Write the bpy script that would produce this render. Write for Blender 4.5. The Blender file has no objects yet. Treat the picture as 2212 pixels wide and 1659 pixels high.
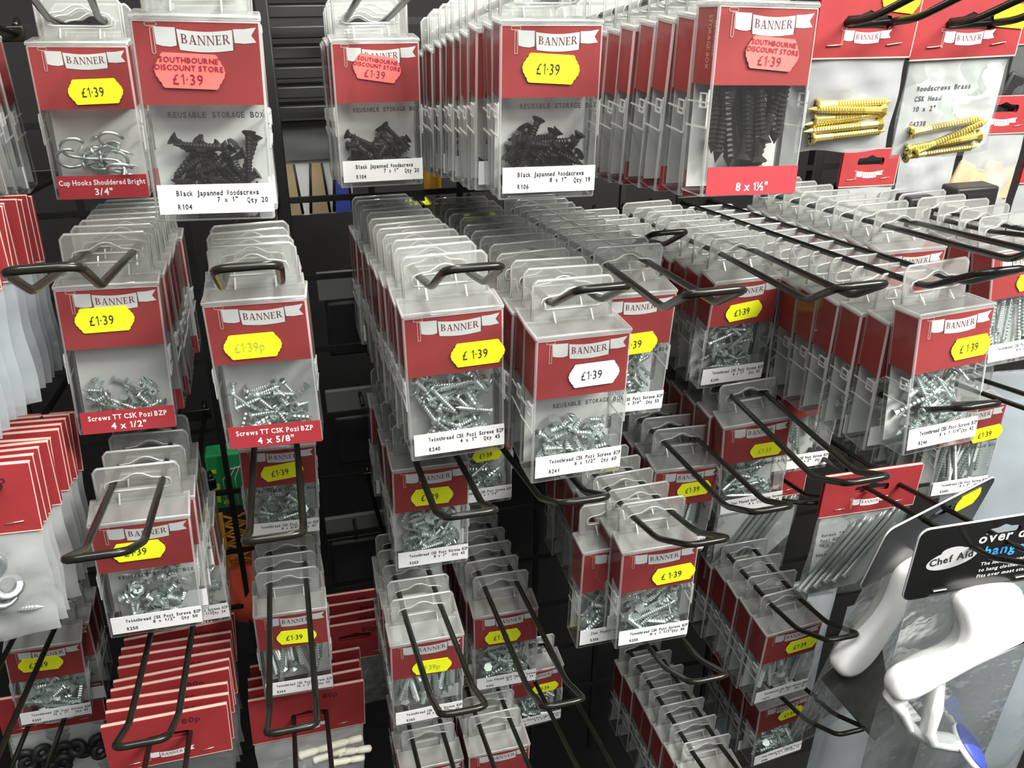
import bpy, bmesh, math, random
from mathutils import Matrix, Vector, Euler
random.seed(7)
SC = bpy.context.scene
COL = SC.collection
K = 0.06            # one box width in metres: all layout below is in box widths
EYE = 1.45          # camera height above the shop floor (m)
PI = math.pi

# ------------------------------------------------------------------ camera, world, lights
cam_d = bpy.data.cameras.new('camera')
cam = bpy.data.objects.new('camera', cam_d)
COL.objects.link(cam)
r_ = Vector((0.96594, -0.25876, 0.00392)); u_ = Vector((0.11284, 0.43476, 0.89345)); f_ = Vector((0.23288, 0.86257, -0.44914))
cam.matrix_world = Matrix(((r_.x, u_.x, -f_.x, 0), (r_.y, u_.y, -f_.y, 0), (r_.z, u_.z, -f_.z, EYE), (0, 0, 0, 1)))
cam_d.sensor_fit = 'HORIZONTAL'
cam_d.sensor_width = 36.0
cam_d.lens = 36.0 * 1919.7 / 2212.0
cam_d.clip_start = 0.01
cam_d.clip_end = 50
SC.camera = cam

w = bpy.data.worlds.new('shop_air'); SC.world = w; w.use_nodes = True
w.node_tree.nodes['Background'].inputs[0].default_value = (0.93, 0.97, 1.0, 1)
w.node_tree.nodes['Background'].inputs[1].default_value = 0.14

def area(name, loc, size, power, target, color=(1.0, 0.98, 0.93)):
    d = bpy.data.lights.new(name, 'AREA'); d.shape = 'RECTANGLE'; d.size, d.size_y = size; d.energy = power; d.color = color
    o = bpy.data.objects.new(name, d); COL.objects.link(o); o.location = loc
    o.rotation_euler = (Vector(target) - Vector(loc)).to_track_quat('-Z', 'Y').to_euler()
    return o
area('ceiling_tube_light', (-0.1, -0.18, 2.5), (1.5, 0.25), 23, (0.1, 0.5, 1.1))
area('ceiling_tube_light', (1.25, -0.35, 2.3), (1.2, 0.3), 60, (0.75, 0.55, 1.25))
area('aisle_tube_light', (0.5, -1.25, 2.5), (1.2, 0.8), 14, (0.2, 0.6, 1.3))
area('far_aisle_tube_light', (0.1, 0.843, 1.66), (0.9, 0.02), 3.2, (0.0, 0.85, 0.8))  # added fill strip just behind the grid, brightens the goods there

SC.view_settings.view_transform = 'Standard'
SC.view_settings.look = 'None'
SC.view_settings.exposure = 0.24
SC.view_settings.gamma = 1
SC.view_settings.use_curve_mapping = False
SC.cycles.transparent_max_bounces = 40
SC.cycles.max_bounces = 7
SC.cycles.glossy_bounces = 3
SC.cycles.transmission_bounces = 4
SC.cycles.caustics_reflective = False
SC.cycles.caustics_refractive = False

# ------------------------------------------------------------------ materials
def pmat(name, col, rough=0.5, metal=0.0, noise=0.0, nscale=40.0, spec=0.5, bump=0.0):
    m = bpy.data.materials.new(name); m.use_nodes = True
    nt = m.node_tree; b = nt.nodes['Principled BSDF']
    b.inputs['Base Color'].default_value = (*col, 1); b.inputs['Roughness'].default_value = rough; b.inputs['Metallic'].default_value = metal
    b.inputs['Specular IOR Level'].default_value = spec
    if noise or bump:
        tc = nt.nodes.new('ShaderNodeTexCoord'); n = nt.nodes.new('ShaderNodeTexNoise'); n.inputs['Scale'].default_value = nscale; n.inputs['Detail'].default_value = 3
        nt.links.new(tc.outputs['Object'], n.inputs['Vector'])
        if noise:
            cr = nt.nodes.new('ShaderNodeValToRGB')
            cr.color_ramp.elements[0].position = 0.3; cr.color_ramp.elements[1].position = 0.7
            cr.color_ramp.elements[0].color = (*[max(0, c * (1 - noise)) for c in col], 1); cr.color_ramp.elements[1].color = (*[min(1, c * (1 + noise)) for c in col], 1)
            nt.links.new(n.outputs['Fac'], cr.inputs['Fac']); nt.links.new(cr.outputs['Color'], b.inputs['Base Color'])
        if bump:
            bp = nt.nodes.new('ShaderNodeBump'); bp.inputs['Strength'].default_value = bump; bp.inputs['Distance'].default_value = 0.002
            nt.links.new(n.outputs['Fac'], bp.inputs['Height']); nt.links.new(bp.outputs['Normal'], b.inputs['Normal'])
    return m

def clear(name, haze, col=(0.9, 0.93, 0.92), tint=(0.96, 0.98, 0.97), gloss=0.05, rough=0.09, wrinkle=0.0):
    """thin clear plastic: mostly lets light through, a little milky haze, a glossy film on top"""
    m = bpy.data.materials.new(name); m.use_nodes = True; nt = m.node_tree
    for n in list(nt.nodes): nt.nodes.remove(n)
    out = nt.nodes.new('ShaderNodeOutputMaterial')
    tr = nt.nodes.new('ShaderNodeBsdfTransparent'); tr.inputs[0].default_value = (*tint, 1)
    df = nt.nodes.new('ShaderNodeBsdfDiffuse'); df.inputs[0].default_value = (*col, 1)
    tl = nt.nodes.new('ShaderNodeBsdfTranslucent'); tl.inputs[0].default_value = (*col, 1)
    hz = nt.nodes.new('ShaderNodeMixShader'); hz.inputs[0].default_value = 0.45
    nt.links.new(df.outputs[0], hz.inputs[1]); nt.links.new(tl.outputs[0], hz.inputs[2])
    mx = nt.nodes.new('ShaderNodeMixShader'); mx.inputs[0].default_value = haze
    nt.links.new(tr.outputs[0], mx.inputs[1]); nt.links.new(hz.outputs[0], mx.inputs[2])
    gl = nt.nodes.new('ShaderNodeBsdfGlossy'); gl.inputs['Roughness'].default_value = rough
    lw = nt.nodes.new('ShaderNodeLayerWeight'); lw.inputs[0].default_value = 0.25
    ma = nt.nodes.new('ShaderNodeMath'); ma.operation = 'MULTIPLY_ADD'; ma.inputs[1].default_value = 0.5; ma.inputs[2].default_value = gloss
    nt.links.new(lw.outputs['Fresnel'], ma.inputs[0])
    mg = nt.nodes.new('ShaderNodeMixShader')
    nt.links.new(ma.outputs[0], mg.inputs[0]); nt.links.new(mx.outputs[0], mg.inputs[1]); nt.links.new(gl.outputs[0], mg.inputs[2])
    if wrinkle:
        tc = nt.nodes.new('ShaderNodeTexCoord'); n = nt.nodes.new('ShaderNodeTexNoise'); n.inputs['Scale'].default_value = 55; n.inputs['Detail'].default_value = 2
        nt.links.new(tc.outputs['Object'], n.inputs['Vector'])
        bp = nt.nodes.new('ShaderNodeBump'); bp.inputs['Strength'].default_value = wrinkle; bp.inputs['Distance'].default_value = 0.004
        nt.links.new(n.outputs['Fac'], bp.inputs['Height']); nt.links.new(bp.outputs['Normal'], gl.inputs['Normal']); nt.links.new(bp.outputs['Normal'], lw.inputs['Normal'])
    nt.links.new(mg.outputs[0], out.inputs[0])
    return m

M = {}
M['shell'] = clear('clear_box_plastic', 0.03, gloss=0.02)
M['edge'] = clear('clear_box_plastic_edge', 0.50, col=(1, 1, .98), gloss=0.08, rough=0.14)  # milky white: denser plastic, plus rim glints put into the colour
M['lid'] = clear('clear_lid_plastic', 0.19, col=(1, 1, .97), gloss=0.09, rough=0.13)  # extra haze stands in for ceiling light reflected off the lid tops
M['tab'] = clear('milky_tab_plastic', 0.25, col=(.88, .89, .85), gloss=0.04, rough=0.2)
M['film'] = clear('clear_bag_film', 0.10, gloss=0.07, rough=0.14, wrinkle=0.9)
M['greyfilm'] = clear('grey_bag_film', 0.55, col=(0.74, 0.80, 0.84), gloss=0.07, rough=0.16, wrinkle=0.9)
M['whitefilm'] = clear('milky_bag_film', 0.55, col=(0.9, 0.92, 0.92), gloss=0.06, rough=0.16, wrinkle=0.9)
M['red'] = pmat('red_printed_card', (0.40, 0.032, 0.033), 0.55, noise=0.05, nscale=60)
M['redcard'] = pmat('red_folded_card', (0.34, 0.030, 0.034), 0.6, noise=0.06, nscale=60)
M['rededge'] = pmat('pale_card_edge', (0.72, 0.50, 0.42), 0.7)
M['white'] = pmat('white_paper', (0.84, 0.84, 0.83), 0.65)
M['backing'] = pmat('grey_white_backing_card', (0.84, 0.85, 0.82), 0.75, noise=0.03, nscale=80)
M['redlabel'] = pmat('red_label_paper', (0.38, 0.032, 0.042), 0.6)
M['ink'] = pmat('black_ink', (0.02, 0.02, 0.025), 0.7)
M['fadeink'] = pmat('faded_olive_ink', (0.42, 0.46, 0.06), 0.7)
M['darkred'] = pmat('dark_red_ink', (0.20, 0.03, 0.05), 0.7)
M['stamp'] = pmat('dark_stamp_ink', (0.09, 0.008, 0.014), 0.7)
M['pinkline'] = pmat('pale_red_line_ink', (0.75, 0.40, 0.36), 0.7)
M['violet'] = pmat('violet_stamp_ink', (0.17, 0.012, 0.035), 0.7)
M['yellow'] = pmat('fluorescent_yellow_paper', (0.84, 0.90, 0.015), 0.6)
M['pink'] = pmat('fluorescent_pink_paper', (0.95, 0.15, 0.13), 0.6)
M['wire'] = pmat('black_coated_wire', (0.010, 0.010, 0.007), 0.27, spec=0.45, noise=0.15, nscale=90)
M['zinc'] = pmat('bright_zinc', (0.72, 0.79, 0.76), 0.40, metal=0.85)
M['zincdull'] = pmat('dull_zinc', (0.42, 0.47, 0.46), 0.5, metal=0.6)
M['blackscrew'] = pmat('black_japanned_steel', (0.026, 0.021, 0.019), 0.35, metal=0.3, noise=0.3, nscale=120)
M['brass'] = pmat('brass', (0.80, 0.66, 0.20), 0.36, metal=0.75)
M['recess'] = pmat('dark_recess', (0.05, 0.06, 0.06), 0.6)
M['blackcard'] = pmat('glossy_black_card', (0.010, 0.010, 0.010), 0.18, spec=0.6)
M['plasticwhite'] = pmat('white_moulded_plastic', (0.88, 0.88, 0.87), 0.35)
M['blue'] = pmat('blue_print_ink', (0.06, 0.40, 0.85), 0.5)
M['bluerubber'] = pmat('blue_rubber', (0.05, 0.08, 0.38), 0.5)
M['greyink'] = pmat('grey_print_ink', (0.55, 0.55, 0.55), 0.6)
M['grid'] = pmat('black_powder_coat', (0.008, 0.008, 0.008), 0.5)
M['darkpanel'] = pmat('dark_display_panel', (0.007, 0.006, 0.006), 0.85, noise=0.3, nscale=6)
M['steel'] = pmat('grey_washer_steel', (0.50, 0.55, 0.56), 0.35, metal=0.8)
M['rubber'] = pmat('black_rubber', (0.012, 0.012, 0.013), 0.5)
M['plug'] = pmat('cream_plastic_plug', (0.80, 0.78, 0.64), 0.5)
M['beige'] = pmat('beige_cotton', (0.48, 0.37, 0.22), 0.85, noise=0.15, nscale=50, bump=0.4)
M['green'] = pmat('green_packaging', (0.03, 0.42, 0.14), 0.3)
M['orange'] = pmat('amber_packaging', (0.85, 0.42, 0.04), 0.4)
M['redorange'] = pmat('coral_red_plastic', (0.95, 0.12, 0.05), 0.35)
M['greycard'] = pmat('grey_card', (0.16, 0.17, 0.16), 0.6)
M['darkgrey'] = pmat('dark_grey_foam', (0.06, 0.06, 0.055), 0.85, noise=0.2, nscale=70)
M['blackbox'] = pmat('black_slatted_plastic', (0.014, 0.014, 0.014), 0.45)
M['tan'] = pmat('tan_wood', (0.50, 0.38, 0.22), 0.55, noise=0.15, nscale=30)
M['steelgrey'] = pmat('blue_grey_cloth', (0.42, 0.49, 0.53), 0.7, noise=0.2, nscale=20)
M['staple'] = pmat('staple_wire', (0.75, 0.65, 0.50), 0.3, metal=0.8)

# ------------------------------------------------------------------ mesh builder (works in box widths)
class MB:
    def __init__(s): s.v = []; s.f = []; s.m = []; s.sm = []
    def add(s, vs, fs, mi=0, smooth=False, mat=None):
        o = len(s.v)
        s.v += [tuple(mat @ Vector(p)) for p in vs] if mat is not None else [tuple(p) for p in vs]
        for f in fs: s.f.append([i + o for i in f]); s.m.append(mi); s.sm.append(smooth)
        return s
    def box(s, x0, x1, y0, y1, z0, z1, mi=0, mat=None):
        return s.add([(x, y, z) for x in (x0, x1) for y in (y0, y1) for z in (z0, z1)],
              [(0, 1, 3, 2), (4, 6, 7, 5), (0, 4, 5, 1), (2, 3, 7, 6), (0, 2, 6, 4), (1, 5, 7, 3)], mi, False, mat)
    def rbox(s, x0, x1, y0, y1, z0, z1, r, mi=0, me=None, seg=2, mat=None):
        bm = bmesh.new(); bmesh.ops.create_cube(bm, size=1)
        for v in bm.verts: v.co = Vector(((x0 + x1) / 2 + v.co.x * (x1 - x0), (y0 + y1) / 2 + v.co.y * (y1 - y0), (z0 + z1) / 2 + v.co.z * (z1 - z0)))
        bmesh.ops.bevel(bm, geom=list(bm.edges), offset=r, segments=seg, affect='EDGES', profile=0.5)
        bm.verts.index_update()
        vs = [v.co.copy() for v in bm.verts]
        big = sorted((f.calc_area() for f in bm.faces), reverse=True)[5] * 0.999
        for f in bm.faces:
            pass
        o = len(s.v); s.v += [tuple(mat @ p) if mat is not None else tuple(p) for p in vs]
        for f in bm.faces:
            flat = max(abs(f.normal.x), abs(f.normal.y), abs(f.normal.z)) > 0.999
            s.f.append([v.index + o for v in f.verts]); s.m.append(mi if (me is None or flat) else me); s.sm.append(not flat)
        bm.free(); return s
    def tube(s, path, r, n=8, mi=0, closed=False, mat=None, flat=1.0):
        P = [Vector(p) for p in path]; N = len(P); rings = []
        radii = r if isinstance(r, (list, tuple)) else [r] * N
        up = None; vs = []
        for i, p in enumerate(P):
            t = (P[(i + 1) % N] - P[i - 1]) if closed else (P[min(i + 1, N - 1)] - P[max(i - 1, 0)])
            t.normalize()
            if up is None:
                up = Vector((0, 0, 1)) if abs(t.z) < 0.9 else Vector((0, 1, 0))
            a = t.cross(up)
            if a.length < 1e-6: a = t.orthogonal()
            a.normalize(); up = a.cross(t).normalized()
            for k in range(n):
                an = 2 * PI * k / n
                vs.append(p + a * math.cos(an) * radii[i] + up * math.sin(an) * radii[i] * flat)
        fs = []
        for i in range(N if closed else N - 1):
            j = (i + 1) % N
            for k in range(n): fs.append((i * n + k, i * n + (k + 1) % n, j * n + (k + 1) % n, j * n + k))
        if not closed: fs += [tuple(range(n))[::-1], tuple((N - 1) * n + k for k in range(n))]
        return s.add(vs, fs, mi, True, mat)
    def lathe(s, prof, n=8, mi=0, mat=None, smooth=True):
        """profile of (radius, z)"""
        vs = []; fs = []
        for (r, z) in prof:
            for k in range(n):
                a = 2 * PI * k / n; vs.append((r * math.cos(a), r * math.sin(a), z))
        for i in range(len(prof) - 1):
            for k in range(n): fs.append((i * n + k, i * n + (k + 1) % n, (i + 1) * n + (k + 1) % n, (i + 1) * n + k))
        fs += [tuple(range(n))[::-1], tuple((len(prof) - 1) * n + k for k in range(n))]
        return s.add(vs, fs, mi, smooth, mat)
    def prism(s, pts, y0, y1, mi=0, mat=None, smooth=False):
        """polygon in (x, z), extruded from y0 to y1"""
        n = len(pts)
        vs = [(x, y0, z) for x, z in pts] + [(x, y1, z) for x, z in pts]
        fs = [tuple(range(n)), tuple(range(2 * n - 1, n - 1, -1))] + [(i, i + n, (i + 1) % n + n, (i + 1) % n) for i in range(n)]
        return s.add(vs, fs, mi, smooth, mat)
    def flat(s, pts, y, mi=0, mat=None):
        return s.add([(x, y, z) for x, z in pts], [tuple(range(len(pts)))], mi, False, mat)
    def plate(s, outer, hole, y0, y1, mi=0, mat=None):
        """flat plate with one hole, outlines in (x, z)"""
        bm = bmesh.new(); ed = []
        for loop in (outer, hole):
            vs = [bm.verts.new((x, y0, z)) for x, z in loop]
            ed += [bm.edges.new((vs[i], vs[(i + 1) % len(vs)])) for i in range(len(vs))]
        bmesh.ops.triangle_fill(bm, use_beauty=True, edges=ed)
        g = bmesh.ops.extrude_face_region(bm, geom=list(bm.faces))
        for e in g['geom']:
            if isinstance(e, bmesh.types.BMVert): e.co.y = y1
        bmesh.ops.recalc_face_normals(bm, faces=list(bm.faces))
        bm.verts.index_update()
        s.add([v.co.copy() for v in bm.verts], [tuple(v.index for v in f.verts) for f in bm.faces], mi, False, mat)
        bm.free(); return s
    def mesh(s, name, mats):
        me = bpy.data.meshes.new(name)
        me.from_pydata([(x * K, y * K, z * K) for x, y, z in s.v], [], s.f)
        for m in mats: me.materials.append(M[m])
        me.polygons.foreach_set('material_index', s.m); me.polygons.foreach_set('use_smooth', s.sm)
        me.update(); return me
    def build(s, name, mats, parent=None):
        return put(name, s.mesh(name, mats), parent)

def put(name, me, parent=None):
    o = bpy.data.objects.new(name, me); COL.objects.link(o)
    if parent is not None: o.parent = parent
    return o
def W(p): return Vector((p[0] * K, p[1] * K, p[2] * K + EYE))
def thing(name, label, cat, loc, rot=(0, 0, 0), group=None):
    o = bpy.data.objects.new(name, None); COL.objects.link(o); o.empty_display_size = 0.01
    o.location = W(loc); o.rotation_euler = rot
    return tag(o, label, cat, group)
def tag(o, label, cat, group=None, kind=None):
    o['label'] = label; o['category'] = cat
    if group: o['group'] = group
    if kind: o['kind'] = kind
    return o
def rounded(x0, x1, z0, z1, r, n=4):
    out = []
    for cx, cz, a0 in ((x1 - r, z1 - r, 0), (x0 + r, z1 - r, 90), (x0 + r, z0 + r, 180), (x1 - r, z0 + r, 270)):
        for i in range(n + 1):
            a = math.radians(a0 + 90 * i / n); out.append((cx + r * math.cos(a), cz + r * math.sin(a)))
    return out

# ------------------------------------------------------------------ lettering
GL = {}
def glyph(ch, bold):
    if (ch, bold) not in GL:
        c = bpy.data.curves.new('lettering', 'FONT'); c.body = ch; c.size = 1; c.resolution_u = 2; c.offset = 0.022 if bold else 0.0
        o = bpy.data.objects.new('lettering', c)
        me = bpy.data.meshes.new_from_object(o)
        vs = [(v.co.x, v.co.y) for v in me.vertices]; fs = [tuple(p.vertices) for p in me.polygons]
        if ch == '1':
            t = .115 if bold else .075
            vs = [(.30 - t, 0), (.30, 0), (.30, .7), (.30 - t * .7, .7), (.08, .56), (.08, .56 - t), (.30 - t, .58)]; fs = [(0, 1, 2, 3, 6), (3, 4, 5, 6)]
        xs = [x for x, _ in vs] or [0, 0.3]
        GL[(ch, bold)] = (vs, fs, min(xs), max(xs))
        bpy.data.objects.remove(o); bpy.data.curves.remove(c); bpy.data.meshes.remove(me)
    return GL[(ch, bold)]
def text(mb, s, x, z, h, y, mi, pitch=None, align='l', sx=1.0, bold=False, rot=0.0, gap=0.1, mat=None):
    """one line of lettering in the (x, z) plane at depth y, h = capital height; pitch = fixed advance (printer type)"""
    k = h / 0.7; adv = []; pos = 0.0
    for ch in s:
        if pitch: adv.append(pos); pos += pitch
        else:
            if ch == ' ': adv.append(pos); pos += 0.28 * k * sx
            else:
                g = glyph(ch, bold); adv.append(pos - g[2] * k * sx); pos += (g[3] - g[2] + gap) * k * sx
    off = {'l': 0, 'c': -pos / 2, 'r': -pos}[align]
    ca, sa = math.cos(rot), math.sin(rot)
    for ch, a in zip(s, adv):
        if ch == ' ': continue
        vs, fs, g0, g1 = glyph(ch, bold)
        if pitch:
            gw = min(0.82 * pitch, (g1 - g0) * k); q = gw / max(1e-6, (g1 - g0)); ox = a + (pitch - gw) / 2 - g0 * q
        else: q = k * sx; ox = a
        mb.add([(x + (ox + off + vx * q) * ca - vy * k * sa, y, z + (ox + off + vx * q) * sa + vy * k * ca) for vx, vy in vs], fs, mi, False, mat)

def serif_word(mb, s, x, z, h, y, mi, bend):
    """heavy roman capitals with slab serifs; bend(u) lifts the line so it follows the ribbon"""
    def q(a, b, c, d): return [a, b, c, d]
    def rect(x0, x1, z0, z1): return [(x0, z0), (x1, z0), (x1, z1), (x0, z1)]
    def bowl(cx, cz, rx, rz, tx, tz, n=8):
        out = []
        for i in range(n):
            a, b = math.radians(-90 + 180 * i / n), math.radians(-90 + 180 * (i + 1) / n)
            out.append([(cx + (rx - tx) * math.cos(a), cz + (rz - tz) * math.sin(a)), (cx + rx * math.cos(a), cz + rz * math.sin(a)),
                        (cx + rx * math.cos(b), cz + rz * math.sin(b)), (cx + (rx - tx) * math.cos(b), cz + (rz - tz) * math.sin(b))])
        return out
    L = {'B': (0.76, [rect(.08, .24, 0, 1), rect(0, .3, 0, .05), rect(0, .3, .95, 1), rect(.2, .32, .49, .54)] + bowl(.3, .745, .32, .255, .15, .06) + bowl(.3, .265, .38, .265, .16, .06)),
         'A': (0.88, [q((.10, 0), (.17, 0), (.45, 1), (.38, 1)), q((.38, 1), (.60, 0), (.78, 0), (.52, 1)), rect(.22, .62, .30, .37), rect(.0, .28, 0, .05), rect(.5, .88, 0, .05)]),
         'N': (0.92, [rect(.1, .17, 0, 1), rect(.72, .79, 0, 1), q((.06, 1), (.68, 0), (.79, 0), (.25, 1)), rect(0, .28, 0, .05), rect(0, .24, .95, 1), rect(.62, .9, .95, 1)]),
         'E': (0.70, [rect(.08, .24, 0, 1), rect(0, .6, 0, .06), rect(0, .58, .94, 1), rect(.24, .46, .48, .54), rect(.54, .6, 0, .24), rect(.52, .58, .76, 1), rect(.42, .47, .40, .62)]),
         'R': (0.86, [rect(.08, .24, 0, 1), rect(0, .32, 0, .05), rect(0, .3, .95, 1), rect(.2, .32, .46, .51), q((.32, .48), (.62, 0), (.80, 0), (.48, .50)), rect(.58, .86, 0, .05)] + bowl(.3, .73, .34, .27, .15, .06))}
    tot = sum(L[c][0] for c in s) + 0.06 * (len(s) - 1); sc = h; pos = -tot / 2
    for c in s:
        for poly in L[c][1]:
            mb.flat([(x + (pos + px) * sc, z + pz * sc + bend(x + (pos + px) * sc)) for px, pz in poly], y, mi)
        pos += L[c][0] + 0.06

def logo(mb, x, z, s, y, wi=0, ink=1, line=2, gap=0.003):
    """ribbon on a flag pole: x centre, z centre of the ribbon, s scale (1 = ribbon 0.75 wide)"""
    def X(u): return x + (u - 0.56) * s
    def Z(v): return z + v * s
    sag = lambda u: -0.018 * math.cos((u - X(0.548)) / (0.21 * s) * PI / 2) * s
    mb.flat([(X(.18), Z(.06)), (X(.335), Z(.055)), (X(.335), Z(-.075)), (X(.29), Z(-.085)), (X(.23), Z(-.08)), (X(.185), Z(-.068))], y, wi)
    top = [(X(.34 + .415 * i / 8), Z(.045) + sag(X(.34 + .415 * i / 8))) for i in range(9)]
    bot = [(X(.355 + .395 * i / 8), Z(-.105) + sag(X(.355 + .395 * i / 8))) for i in range(8, -1, -1)]
    mb.flat(top + bot, y - gap * .5, wi)
    mb.flat([(X(.76), Z(.05)), (X(.84), Z(.052)), (X(.935), Z(.066)), (X(.895), Z(.006)), (X(.93), Z(-.045)), (X(.84), Z(-.055)), (X(.755), Z(-.05))], y, wi)
    for a, b in ((.335, .343), (.752, .760)):
        mb.flat([(X(a), Z(.05)), (X(b), Z(.05)), (X(b + .008), Z(-.09)), (X(a + .008), Z(-.09))], y - gap, ink)
    serif_word(mb, 'BANNER', X(.552), Z(-.052), .0685 * s, y - gap, ink, sag)
    t = .007
    for a, b, c, d in ((.148, .175, .05, .05 + t), (.148, .148 + t, -.14, .06), (.172, .172 + t, -.14, .06), (.148, .179, -.14, -.14 + t), (.115, .205, .06, .06 + t), (.115, .205, .088, .088 + t), (.115, .115 + t, .06, .095), (.198, .205, .06, .095)):
        mb.flat([(X(a), Z(c)), (X(b), Z(c)), (X(b), Z(d)), (X(a), Z(d))], y, line)

# ------------------------------------------------------------------ the clear screw box
H, T = 1.688, 0.45
TB = 0.425                      # depth of one box
def make_shell(fine):
    b = MB()
    b.rbox(-.5, .5, 0, TB, -H, -.035, .022, 0, 1, 2)
    b.rbox(-.506, .506, -.006, TB, -.048, 0, .016, 2, 1, 2)                    # lid with its rim
    b.tube([(-.49, .004, -.004), (.49, .004, -.004)], .011, 5, 1)
    for sx in (-1, 1):                                                       # ledges and catch on the sides
        x0, x1 = sorted((sx * .5, sx * .512))
        b.box(x0, x1, .01, TB - .02, -.86, -.845, 1); b.box(x0, x1, .01, TB - .02, -1.075, -1.06, 1)
        b.box(x0, x1, .01, .022, -1.07, -.74, 1)
        if fine:
            x0, x1 = sorted((sx * .5, sx * .522))
            for q in ((.03, .16, -.90, -.888), (.03, .16, -.78, -.768), (.03, .04, -.90, -.768), (.15, .16, -.90, -.768)): b.box(x0, x1, *q, 1)
    return b.mesh('box_shell', ['shell', 'edge', 'lid'])
def make_tab(fine):
    b = MB()
    hole = [(-.30, .185), (-.285, .135), (-.24, .125), (.24, .125), (.285, .135), (.30, .185), (.28, .225), (.22, .24), (.12, .245), (.08, .265), (.04, .288), (0, .295), (-.04, .288), (-.08, .265), (-.12, .245), (-.22, .24), (-.28, .225)]
    y0, y1 = .375, .405
    b.plate(rounded(-.42, .42, -.02, .42, .045), hole, y0, y1, 0)
    rim = []
    for x, z in hole:
        d = Vector((x, z - .185)); d2 = d.normalized() * .035
        rim.append((x + d2.x, y0 - .002, z + d2.y))
    b.tube(rim, .010, 5, 1, True)
    if fine:
        b.tube([(-.42, .39, 0.0), (-.42, .39, .37), (-.375, .39, .42), (.375, .39, .42), (.42, .39, .37), (.42, .39, 0)], .016, 5, 1)
        for x in (-.2, .2):
            b.add([(x - .008, y0, .09), (x + .008, y0, .09), (x + .008, y0, -.01), (x - .008, y0, -.01), (x - .008, y0 - .09, -.005), (x + .008, y0 - .09, -.005)], [(0, 1, 5, 4), (0, 4, 3), (1, 2, 5)], 1)
    return b.mesh('hang_tab', ['tab', 'edge'])
def make_card():
    b = MB()
    b.box(-.482, .482, .016, .024, -.70, -.05, 0)
    for sx in (-1, 1):
        x0, x1 = sorted((sx * .484, sx * .476))
        b.box(x0, x1, .024, TB - .03, -.70, -.05, 0)
        b.box(x0, x1, TB - .03, TB - .02, -.70, -.05, 1)
    return b.mesh('insert_card', ['red', 'rededge'])
SHELL = make_shell(True); TAB = make_tab(True); CARD = make_card()
_b = MB(); _b.box(-.465, .465, TB - .05, TB - .04, -H + .04, -.06); BACK = _b.mesh('backing_card', ['backing'])
_b = MB(); logo(_b, .07, -.158, 1.04, .011); LOGO = _b.mesh('ribbon_logo', ['white', 'darkred', 'pinkline'])
_b = MB(); text(_b, 'REUSABLE STORAGE BOX', -.30, -.80, .048, -.004, 0, pitch=.0385, bold=True); RSB = _b.mesh('box_print', ['ink'])
_b = MB(); _b.box(-.46, .495, -.010, -.004, -1.615, -1.36); WLAB = _b.mesh('white_label', ['white'])
_b = MB(); _b.box(-.455, .49, -.010, -.004, -1.675, -1.415); RLAB = _b.mesh('red_label', ['redlabel'])

def sticker_outline(wd, ht):
    pts = []
    side = [(.37, .5), (.40, .44), (.408, .36), (.44, .30), (.455, .22), (.482, .16), (.488, .08), (.50, 0), (.488, -.08), (.482, -.16), (.455, -.22), (.44, -.30), (.408, -.36), (.40, -.44), (.37, -.5)]
    for u, v in side: pts.append((u * wd, v * ht))
    for u, v in reversed(side): pts.append((-u * wd, v * ht))
    return pts
STK = {}
def sticker(parent, y, st, kind, price, torn=0.0):
    x, z, wd, rot = st
    ht = wd * (.47 if kind != 'pink' else .50)
    name = {'yellow': 'yellow_price_sticker', 'pink': 'pink_price_sticker', 'white': 'white_price_sticker', 'faded': 'yellow_price_sticker'}[kind]
    b = MB(); b.prism(sticker_outline(wd, ht), .002, -.003)
    o = b.build(name, [{'faded': 'yellow'}.get(kind, kind)], parent)
    o.location = (x * K, y * K, z * K); o.rotation_euler = (0, -rot, 0)
    b = MB()
    if kind == 'pink':
        text(b, 'SOUTHBOURNE', 0, ht * .24, ht * .15, -.009, 0, align='c', bold=True)
        text(b, 'DISCOUNT STORE', 0, ht * .02, ht * .15, -.009, 0, align='c', bold=True)
        text(b, price, -.02 * wd, -ht * .38, ht * .30, -.009, 0, align='c', sx=.9, gap=.16)
        b.build('price_print', ['violet'], o)
    else:
        text(b, price, -.04 * wd, -ht * .20, ht * .38, -.009, 0, align='c', sx=.74, gap=.14)
        b.build('price_print', ['fadeink' if kind == 'faded' else 'ink'], o)
    return o
def white_label(parent, l1, code, size, qty):
    o = put('white_label', WLAB, parent); b = MB(); y = -.013
    p = min(.0275, .80 / len(l1))
    text(b, l1, -.31, -1.455, .047, y, 0, pitch=p, bold=True)
    text(b, size, .02 if len(size) < 7 else -.03, -1.515, .045, y, 0, pitch=.030, bold=True)
    text(b, qty, .27, -1.525, .047, y, 0, pitch=.030, bold=True)
    text(b, code, -.31, -1.575, .047, y, 0, pitch=.030, bold=True)
    b.build('label_print', ['ink'], o); return o
def red_label(parent, l1, l2, cen=0.02):
    o = put('red_label', RLAB, parent); b = MB(); y = -.013
    if l1: text(b, l1, cen, -1.52, .058, y, 0, align='c', sx=.80, bold=True)
    text(b, l2, cen, -1.635, .075, y, 0, align='c', sx=.95, bold=True)
    b.build('label_print', ['white'], o); return o

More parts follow.
